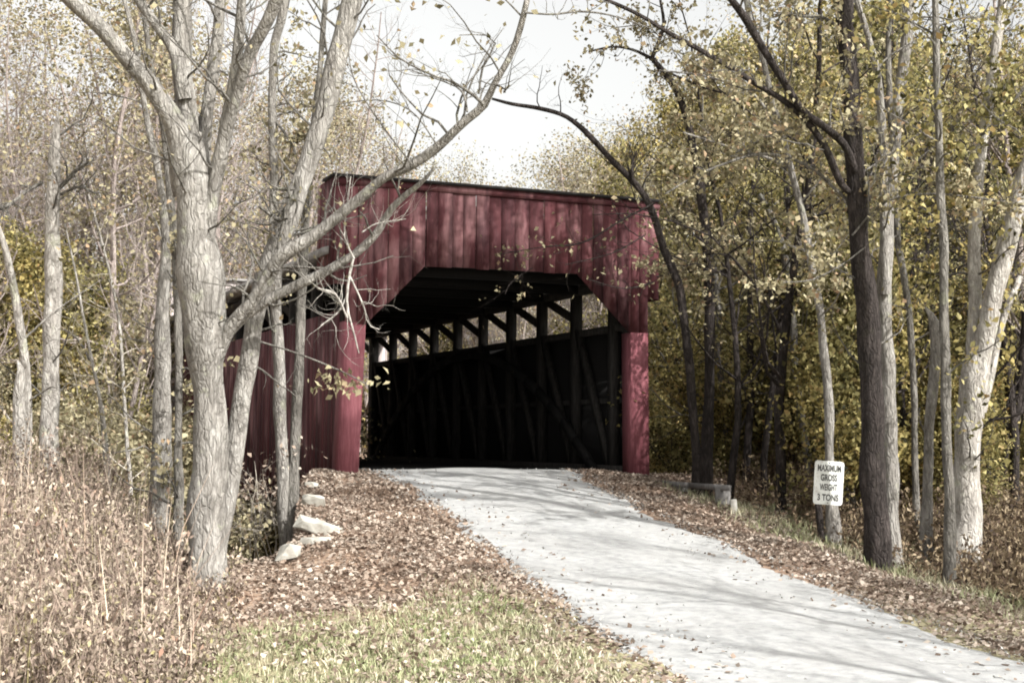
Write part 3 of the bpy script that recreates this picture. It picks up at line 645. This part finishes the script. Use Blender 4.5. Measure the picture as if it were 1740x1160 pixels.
# ------------------------------------------------------------------ woodland kinds (prototypes, then copies)
def make_tree(name, seed, Ht, bark, leafm, nb, per, lsize, spread, kids, base=.2, wander=.2, rr=.1, lean=.04, blen=.32, up=.14):
    rng = np.random.default_rng(seed); root = empty(name)
    n = 12; P = [np.zeros(3)]; d = np.array([rng.normal(0, lean), rng.normal(0, lean), 1.])
    for i in range(n): d = d+np.append(rng.normal(0, .07, 2), .06); d /= np.linalg.norm(d); P.append(P[-1]+d*Ht/n)
    P = np.array(P); R = np.linspace(rr, rr*.15, n+1); b = MB(); P[0, 2] -= .3
    b.tube(P, R, 8, rough=.04, rng=rng); tips = []
    for j in range(nb):
        t = rng.uniform(base, .98)*n; i = min(int(t), n-1); q = P[i]+(P[i+1]-P[i])*(t-i); f = t/n
        a = rng.uniform(0, 6.283); dd = np.array([math.cos(a), math.sin(a), rng.uniform(.05, .9)])
        grow(b, q, dd, Ht*blen*(1.15-f*.75)*rng.uniform(.6, 1.2), R[i]*.42, 0, rng, tips, up, kids, wander)
    b.build('trunk', bark, root, smooth=True)
    if leafm:
        b = MB(); b.kites(leaf_points(tips, per, spread, rng), lsize, rng); b.build('crown', leafm, root)
    return root
def copy_tree(o):
    c = o.copy(); COL.objects.link(c)
    for ch in o.children:
        d = ch.copy(); COL.objects.link(d); d.parent = c
    return c
protos = {}
for i in range(3): protos['gold', i] = make_tree('leafy_tree', 100+i, 10, BARK_GREY, LEAF_GOLD, 28, 5.2, .092, .13, (5, 3), base=.12, rr=.09)
for i in range(2): protos['green', i] = make_tree('leafy_tree', 110+i, 9, BARK_GREY, LEAF_GREEN, 28, 5.4, .092, .14, (5, 3), base=.08, rr=.09)
for i in range(3): protos['tan', i] = make_tree('half_bare_tree', 120+i, 10, BARK_FAR, LEAF_TAN, 26, .7, .078, .2, (7, 5), base=.12, rr=.085)
for i in range(3): protos['bare', i] = make_tree('bare_tree', 130+i, 11, BARK_FAR, None, 28, 0, 0, 0, (7, 5), base=.25, rr=.09, blen=.30, up=.2)
for i in range(2): protos['dark', i] = make_tree('dark_bare_tree', 160+i, 10, BARK_DARK, LEAF_TAN, 24, .25, .07, .15, (5, 4), base=.15, rr=.07, blen=.34, up=.10)
for i in range(3): protos['bush', i] = make_tree('understorey_bush', 140+i, 3, BARK_GREY, (LEAF_GOLD, LEAF_GREEN, LEAF_TAN)[i], 26, 6, .065, .14, (5, 3), base=.03, rr=.03, blen=.5)
used = set()
LM = [(-80, 'at the left edge'), (60, 'behind the broken snag'), (130, 'between the broken snag and the wavy-trunked tree'), (250, 'behind the wavy-trunked tree'), (330, 'behind the largest multi-stemmed tree'), (430, 'seen above the maroon side wall'),
  (540, 'just left of the false front'), (640, 'over the left part of the roof'), (760, 'over the middle of the roof'), (900, 'over the right part of the roof'), (1040, 'over the right corner of the roof'), (1115, 'beside the right portal leg'),
  (1190, 'behind the crooked dark trunk'), (1270, 'beyond the guard rail'), (1350, 'left of the sign tree'), (1410, 'behind the sign tree'), (1460, 'behind the tallest dark trunk'), (1530, 'right of the tallest dark trunk'), (1590, 'left of the forked white tree'), (1660, 'behind the forked white tree'), (1745, 'at the right edge')]
seen = {}
def where(what, px, d, Ht, kind):
    w = min(LM, key=lambda q: abs(q[0]-px))[1]
    dist = 'near' if d < 30 else ('middle-distance' if d < 42 else 'distant')
    adj = {'dark': 'dark nearly bare', 'gold': 'yellow-olive', 'green': 'dark olive', 'tan': 'tan-leaved', 'bare': 'bare pinkish', 'bush': 'leafy'}[kind]
    return '%s %s %s %s' % (dist, adj, what, w)
def place(kind, idx, px, d, Ht, label, cat, group):
    key = (kind, idx); src = protos[key]
    p = CAM+(ray(px, 749))*d; X, Y = p[0], p[1]
    if abs(X) < 4.2 and -1.5 < Y < L+1.5: return
    if ledge(Y)-.8 < X < redge(Y)+.8 and Y < 3: return
    o = src if key not in used else copy_tree(src); used.add(key)
    base = {'dark': 10, 'gold': 10, 'green': 9, 'tan': 10, 'bare': 11, 'bush': 3}[kind]; s = Ht/base
    o.location = (X, Y, float(G(X, Y))-.05); o.rotation_euler = (0, 0, random.uniform(0, 6.28))
    sw = s*random.uniform(.85, 1.2); o.scale = (sw, sw, s)
    o['_k'] = kind; tag(o, where(cat, px, d, Ht, kind), cat, group); del o['_k']
def sky_y(px):   # height of the tree line in the photograph, per column
    return np.interp(px, [-100, 400, 560, 640, 740, 830, 880, 940, 1020, 1080, 1130, 1200, 1260, 1400, 1900], [-120, -60, 120, 215, 240, 210, 270, 255, 190, 110, 60, 70, -40, -160, -160])
def ht(px, d, k=1.): return (749-sky_y(px))/F*d*k+1.0
rnd = random.Random(5)
for i in range(27):
    px = 1100+i*27+rnd.uniform(-14, 14); d = rnd.uniform(27, 46)
    kd = rnd.choice(['gold', 'gold', 'green', 'gold']); 
    place(kd, rnd.randrange(3 if kd == 'gold' else 2), px, d, min(ht(px, d)*rnd.uniform(.65, 1.05), 15), 'leafy olive and yellow tree in the wood right of the bridge', 'tree', 'leafy trees in the wood on the right')
for px, d in ((1150, 26), (1235, 23.5), (1300, 25), (1460, 21.5), (1560, 22.5), (1640, 21), (1700, 24), (1350, 28), (1595, 27), (1210, 30), (1130, 27.5), (1265, 26), (1325, 22.5), (1430, 24), (1500, 26), (1535, 23.5), (1620, 25), (1670, 22.8), (1725, 21.5)):
    place('dark', rnd.randrange(2), px, d, rnd.uniform(7.5, 10.5), '', 'tree', 'dark bare trees among the right-hand wood')
for i in range(16):
    px = 600+i*34+rnd.uniform(-14, 14); d = rnd.uniform(46, 62); kd = rnd.choice(['gold', 'tan']) if px > 1040 else rnd.choice(['tan', 'bare', 'bare'])
    place(kd, rnd.randrange(3), px, d, ht(px, d)*rnd.uniform(.75, .98), 'pale tree in the tree line behind the bridge roof', 'tree', 'trees behind the bridge roof')
for i in range(26):
    px = -60+i*24+rnd.uniform(-14, 14); d = rnd.uniform(26, 48); kd = rnd.choice(['tan', 'bare', 'tan'])
    place(kd, rnd.randrange(3), px, d, min(ht(px, d)*rnd.uniform(.75, 1.1), 15), 'thin tan-leaved tree in the open wood left of the bridge', 'tree', 'trees in the open wood on the left')
for i in range(30):
    px = 1175+i*20+rnd.uniform(-12, 12); d = rnd.uniform(27, 35) if px < 1400 else rnd.uniform(21.5, 32)
    place('bush', rnd.choice([0, 0, 1]), px, d, rnd.uniform(1.8, 4.2), 'yellow-green leafy bush in the undergrowth right of the bridge', 'bush', 'bushes in the undergrowth on the right')
for i in range(24):
    px = -50+i*15+rnd.uniform(-10, 10); d = rnd.uniform(20.5, 34)
    if px > 300: d += 19
    place('bush', rnd.choice([0, 2, 2]), px, d, rnd.uniform(1.6, 3.8), 'tan and olive bush in the undergrowth left of the bridge', 'bush', 'bushes in the undergrowth on the left')
# trees beside and behind the viewer, on the sunny side: they dapple the road and portal
for X, Y, hh, kd in ((6.5, -12, 12, 'bare'), (9, -17, 12, 'bare'), (4.8, -20, 11, 'bare'), (9, -8, 12, 'tan'), (14, -22, 13, 'tan'), (7, -27, 12, 'bare'), (8.0, -4.5, 11, 'bare'), (.8, -17.2, 11, 'bare'), (2.2, -19.5, 12, 'bare'), (.2, -21, 11, 'bare'), (3.6, -16, 12, 'tan'), (3.2, -23, 12, 'tan')):
    key = (kd, 1); o = copy_tree(protos[key]); o.location = (X, Y, float(G(X, Y))-.05); o.rotation_euler = (0, 0, rnd.uniform(0, 6)); o.scale = (hh/11,)*3
    tag(o, 'half bare roadside tree right of the road, nearer than the sign', 'tree', 'roadside trees nearer than the sign')
for key, o in protos.items():
    if key not in used:
        for ch in list(o.children): bpy.data.objects.remove(ch)
        bpy.data.objects.remove(o)

# far wood as one mass
def mesh_arrays(o):
    me = o.data; V = np.empty(len(me.vertices)*3, np.float32); me.vertices.foreach_get('co', V); V = V.reshape(-1, 3)
    ls = np.empty(len(me.loops), np.int32); me.loops.foreach_get('vertex_index', ls); return V, ls
def far_wood(name, plan, seed, mats):
    rng = np.random.default_rng(seed); me = bpy.data.meshes.new(name); Vs = []; Ls = []; Mi = []; off = 0
    for kind, idx, px, d, Ht in plan:
        root = protos[kind, idx]; base = {'dark': 10, 'gold': 10, 'green': 9, 'tan': 10, 'bare': 11, 'bush': 3}[kind]; s = Ht/base
        p = CAM+ray(px, 749)*d; a = rng.uniform(0, 6.28); c, sn = math.cos(a), math.sin(a)
        for ch in root.children:
            V, ls = mesh_arrays(ch); tot = np.empty(len(ch.data.polygons), np.int32); ch.data.polygons.foreach_get('loop_total', tot)
            if (tot != 4).any(): continue
            X = (V[:, 0]*c-V[:, 1]*sn)*s*1.1+p[0]; Y = (V[:, 0]*sn+V[:, 1]*c)*s*1.1+p[1]; Z = V[:, 2]*s+float(G(p[0], p[1]))-.1
            Vs.append(np.stack([X, Y, Z], -1)); Ls.append(ls+off); off += len(V)
            Mi.append(np.full(len(tot), mats.index(ch.data.materials[0]), np.int32))
    V = np.concatenate(Vs); Lp = np.concatenate(Ls); Mi = np.concatenate(Mi); nf = len(Lp)//4
    me.vertices.add(len(V)); me.vertices.foreach_set('co', V.astype(np.float32).ravel()); me.loops.add(len(Lp)); me.loops.foreach_set('vertex_index', Lp)
    me.polygons.add(nf); me.polygons.foreach_set('loop_start', np.arange(nf, dtype=np.int32)*4); me.polygons.foreach_set('material_index', Mi)
    for m in mats: me.materials.append(m)
    me.update(calc_edges=True); o = bpy.data.objects.new(name, me); COL.objects.link(o); return o
plan = []
for i in range(34):
    px = 1010+i*26+rnd.uniform(-15, 15); d = rnd.uniform(48, 75); kd = rnd.choice(['gold', 'green', 'gold']) if px > 1180 else 'tan'
    plan.append((kd, rnd.randrange(3 if kd == 'gold' else 2), px, d, min(ht(px, d)*rnd.uniform(.7, .95), 18)))
for i in range(40):
    px = 540+i*15+rnd.uniform(-10, 10); d = rnd.uniform(66, 95); kd = rnd.choice(['bare', 'tan', 'bare', 'tan']) if px < 1010 else 'tan'
    plan.append((kd, rnd.randrange(3), px, d, ht(px, d)*rnd.uniform(.8, 1.0)-1))
for i in range(30):
    px = -80+i*22+rnd.uniform(-15, 15); d = rnd.uniform(48, 80); kd = rnd.choice(['tan', 'bare', 'bare'])
    plan.append((kd, rnd.randrange(3), px, d, min(ht(px, d)*rnd.uniform(.6, .95), 17)))
for i in range(60):
    px = -60+i*33; d = rnd.uniform(34, 60)
    if 560 < px < 1080: d += 22
    plan.append(('bush', rnd.choice([0, 1, 2]) if px > 1000 else rnd.choice([0, 2]), px, d, rnd.uniform(2.5, 5.5)))
plan = [q for q in plan if (q[0], q[1]) in used]
tag(far_wood('far_woods', plan, 3, [BARK_GREY, BARK_FAR, LEAF_GOLD, LEAF_GREEN, LEAF_TAN]), 'far-off autumn wood closing the view behind the nearer trees', 'woods', kind='stuff')

# ------------------------------------------------------------------ ground cover
def scatter(n, box, test, seed):
    rng = np.random.default_rng(seed); X = rng.uniform(box[0], box[1], n); Y = rng.uniform(box[2], box[3], n)
    Z = G(X, Y); P = np.stack([X, Y, Z], -1); px, py, z = proj(P)
    m = (z > 4) & (px > -120) & (px < 1860) & (py < 1260); P, px, py = P[m], px[m], py[m]
    m = test(P, px, py, rng); return P[m], px[m], py[m], rng
edge = lambda P: np.maximum(P[:, 0]-redge(P[:, 1]), ledge(P[:, 1])-P[:, 0])      # >0 off the road
def t_litter(P, px, py, rng):
    e = edge(P); u = rng.random(len(P)); left = P[:, 0] < ledge(P[:, 1])
    grass = left & (P[:, 1] < -9.8)
    dens = np.where(e < -.9, .002, np.where(e < -.25, .03, np.where(e < .0, .45, np.where(e < 2.6, 1, .6))))
    dens = dens*(.45+.55*sst((np.sin(P[:, 0]*2.9+np.sin(P[:, 1]*2.2)*1.3)+np.sin(P[:, 1]*3.7+P[:, 0]*1.1)+1.1)/1.6))
    dens = np.where(grass, .3*dens*1.3, dens)
    dens = np.where((P[:, 1] > .6) & (np.abs(P[:, 0]) < 2.9), 0, dens)
    return u < dens
P, px, py, rng = scatter(600000, (-13, 10, -20, 4), t_litter, 71)
b = MB(); P = P+np.stack([np.zeros(len(P)), np.zeros(len(P)), rng.uniform(.01, .05, len(P))], -1); b.kites(P, .054, rng, flat=.28, aspect=.75)
tag(b.build('leaf_litter', LEAF_BROWN), 'fallen brown leaves covering the banks and road verges', 'leaves', kind='stuff')
GRASS = leaf_mat('dry_grass_blade', [(0, (.14, .14, .08)), (.4, (.28, .275, .17)), (.75, (.45, .42, .31)), (1, (.60, .54, .43))], .2, (1.3, (.62, .78, .50), (.50, .42, .32)))
WEED = leaf_mat('dead_weed', [(0, (.08, .055, .045)), (.25, (.22, .17, .14)), (.6, (.37, .29, .235)), (.85, (.54, .46, .37)), (1, (.30, .27, .12))], .2, (1.9, (.36, .32, .32), (.50, .44, .34)))
def blades(name, P, hgt, wid, rng, mat, label, bend=.4, seg=2):
    n = len(P); a = rng.uniform(0, 6.283, n); hx = np.stack([np.cos(a), np.sin(a), np.zeros(n)], -1)
    ln = rng.normal(0, bend, (n, 3)); ln[:, 2] = 0; hh = (hgt*rng.uniform(.5, 1.3, n))[:, None]; wv = hx*(wid*rng.uniform(.6, 1.4, n))[:, None]
    up = np.array([0, 0, 1.])
    p1 = P+hh*.55*up+ln*hh*.35; p2 = P+hh*up+ln*hh
    V = np.stack([P-wv, P+wv, p1+wv*.8, p1-wv*.8, p2+wv*.15, p2-wv*.15], 1).reshape(-1, 3)
    i = np.arange(n)[:, None]*6; Q = np.concatenate([i+np.array([[0, 1, 2, 3]]), i+np.array([[3, 2, 4, 5]])])
    b = MB(); b.add(V, Q); return b
def t_grass(P, px, py, rng):
    e = edge(P); left = P[:, 0] < ledge(P[:, 1]); u = rng.random(len(P))
    dl = sst((-P[:, 1]-9.0+np.sin(P[:, 0]*1.3)*.7)/2.0)*np.where(e > .25, 1, .12)
    dr = np.where(e > .7, np.clip((e-.7)/1.6, 0, 1)*.6, 0)*(P[:, 1] < -2)
    return (e > .0) & (u < np.where(left, dl, dr))
P, px, py, rng = scatter(300000, (-12, 8, -17, 0), t_grass, 72)
tag(blades('g', P, np.full(len(P), .062)*(1+1.2*(P[:, 0] > redge(P[:, 1]))), .006, rng, GRASS, '').build('grass', GRASS), 'short pale dry grass on the near verges', 'grass', kind='stuff')
# tall dead weeds: stalks with curled leaves
def weeds(name, P, hgt, rng, mat, label, nl=14, ls=.05, bw=.004):
    b = blades(name, P, hgt, bw, rng, mat, '', bend=.22)
    n = len(P)*nl; idx = rng.integers(0, len(P), n); t = rng.uniform(.15, 1.1, n)
    Q = P[idx].copy(); Q[:, 2] += t*hgt[idx]*.95; Q[:, :2] += rng.normal(0, .05, (n, 2))
    b.kites(Q, ls, rng, hang=.9, aspect=.42)
    o = b.build(name, mat); tag(o, label, 'weeds', kind='stuff'); return o
def t_weedl(P, px, py, rng):
    e = edge(P); u = rng.random(len(P)); lim = np.interp(py, [820, 900, 1000, 1080, 1160, 1260], [430, 400, 400, 375, 345, 330])+rng.normal(0, 18, len(P))
    return (px < lim) & (e > 2) & (u < np.where(px > 330, .6, 1)) & (P[:, 2] > -2.2)
P, px, py, rng = scatter(48000, (-16, -3, -19, 0), t_weedl, 73)
hg = np.interp(px, [0, 180, 260, 310, 420], [1.15, .95, .55, .28, .22])*rng.uniform(.5, 1.15, len(P))
d_ = proj(P)[2]; hg = hg*np.interp(d_, [5, 9, 16, 22], [.6, .75, 1.0, 1.15])
weeds('tall_dead_weeds', P, hg, rng, WEED, 'tall dead mauve and straw weeds filling the lower left')
def t_weedr(P, px, py, rng):
    e = edge(P); u = rng.random(len(P)); dens = np.clip((e-1.3)/2.0, 0, 1)*np.interp(px, [1150, 1300, 1500, 1740], [.12, .25, .8, 1])
    return (P[:, 0] > redge(P[:, 1])) & (e > 1.0) & (u < dens) & (px > 1100)
P, px, py, rng = scatter(40000, (0, 14, -17, 3), t_weedr, 74)
e = edge(P); hg = np.interp(e, [1, 2.5, 5], [.14, .5, .95])*rng.uniform(.5, 1.2, len(P))
weeds('verge_weeds', P, hg, rng, leaf_mat('russet_weed', [(0, (.04, .028, .022)), (.4, (.12, .082, .055)), (.75, (.24, .185, .115)), (1, (.36, .29, .20))], .2), 'russet and olive weeds along the right verge under the trees', nl=11, ls=.07)
# russet shrub clumps and pale canes on the bank below the side wall
def t_sh(P, px, py, rng): return (px > 395) & (px < 515) & (py > 840) & (py < 950)
rs = np.random.default_rng(8); b0 = empty('russet_shrub', at(455, 930, 20.5)); tag(b0, 'russet-leaved shrub with pale canes below the maroon side wall', 'shrub')
b = MB(); tips = []
for x, y, x2, y2 in ((462,945,452,800),(466,945,470,790),(455,945,425,830),(470,940,478,850),(440,950,410,860),(425,955,420,790),(432,955,445,760),(475,930,500,800),(410,960,400,880)):
    p, q = at(x, y, 20.5), at(x2, y2, 20.4); grow(b, p, q-p, np.linalg.norm(q-p)*1.1, .010, 0, rs, tips, .03, (6, 4), .12)
b.build('stem', TWIG_PALE, b0)
b = MB(); b.kites(leaf_points([t for t in tips if t[-1][2] > -.25], .7, .05, rs), .065, rs, hang=.6); b.build('leaves', LEAF_BROWN, b0)
P, px, py, rng = scatter(5200, (-16, -3, -17, -1), lambda P, px, py, rng: (px < 330) & (edge(P) > 2) & (P[:, 2] > -2.2) & (proj(P)[2] > 7.5), 75)
CANE = leaf_mat('pale_cane', [(0, (.14, .10, .08)), (.4, (.29, .23, .185)), (.8, (.46, .39, .31)), (1, (.24, .14, .10))], .1)
hg = rng.uniform(.7, 1.5, len(P))*np.interp(px, [0, 200, 330], [1.1, .95, .6])
weeds('dry_canes', P, hg, rng, CANE, 'pale upright canes and seed stalks standing above the lower left weeds', nl=4, ls=.06, bw=.0055)
def t_st(P, px, py, rng):
    e = edge(P); return (np.abs(e-.05) < rng.normal(0, .22, len(P))) & (P[:, 1] < 1) | ((e < 0) & (rng.random(len(P)) < .02))
P, px, py, rng = scatter(160000, (-9, 5, -18, 1), t_st, 76)
P[:, 2] += np.where(edge(P) < 0, .045, .012)
b = MB(); b.kites(P, .026, rng, flat=.5, aspect=.9)
tag(b.build('gravel_stones', leaf_mat('loose_stone', [(0, (.16, .155, .15)), (.5, (.36, .355, .34)), (1, (.52, .51, .48))], 0)), 'loose grey gravel stones along the road edges', 'gravel', kind='stuff')
# neighbours that read alike are told apart by their order from left to right
byl = {}
for o in COL.objects:
    if o.parent is None and o.get('label'): byl.setdefault(o['label'], []).append(o)
ORD = ['leftmost', 'second from left', 'third from left', 'fourth from left', 'fifth from left', 'sixth from left']
NUM = {3: 'three', 4: 'four', 5: 'five', 6: 'six', 7: 'seven'}
for lab, os_ in byl.items():
    n = len(os_)
    if n < 2 or n > 7 or 'roadside' in lab: continue
    os_.sort(key=lambda o: float(proj(np.array(o.location))[0]))
    for i, o in enumerate(os_):
        w = ('left one of two' if i == 0 else 'right one of two') if n == 2 else ('rightmost' if i == n-1 else ORD[i])+' of '+NUM[n]
        o['label'] = lab+', '+w
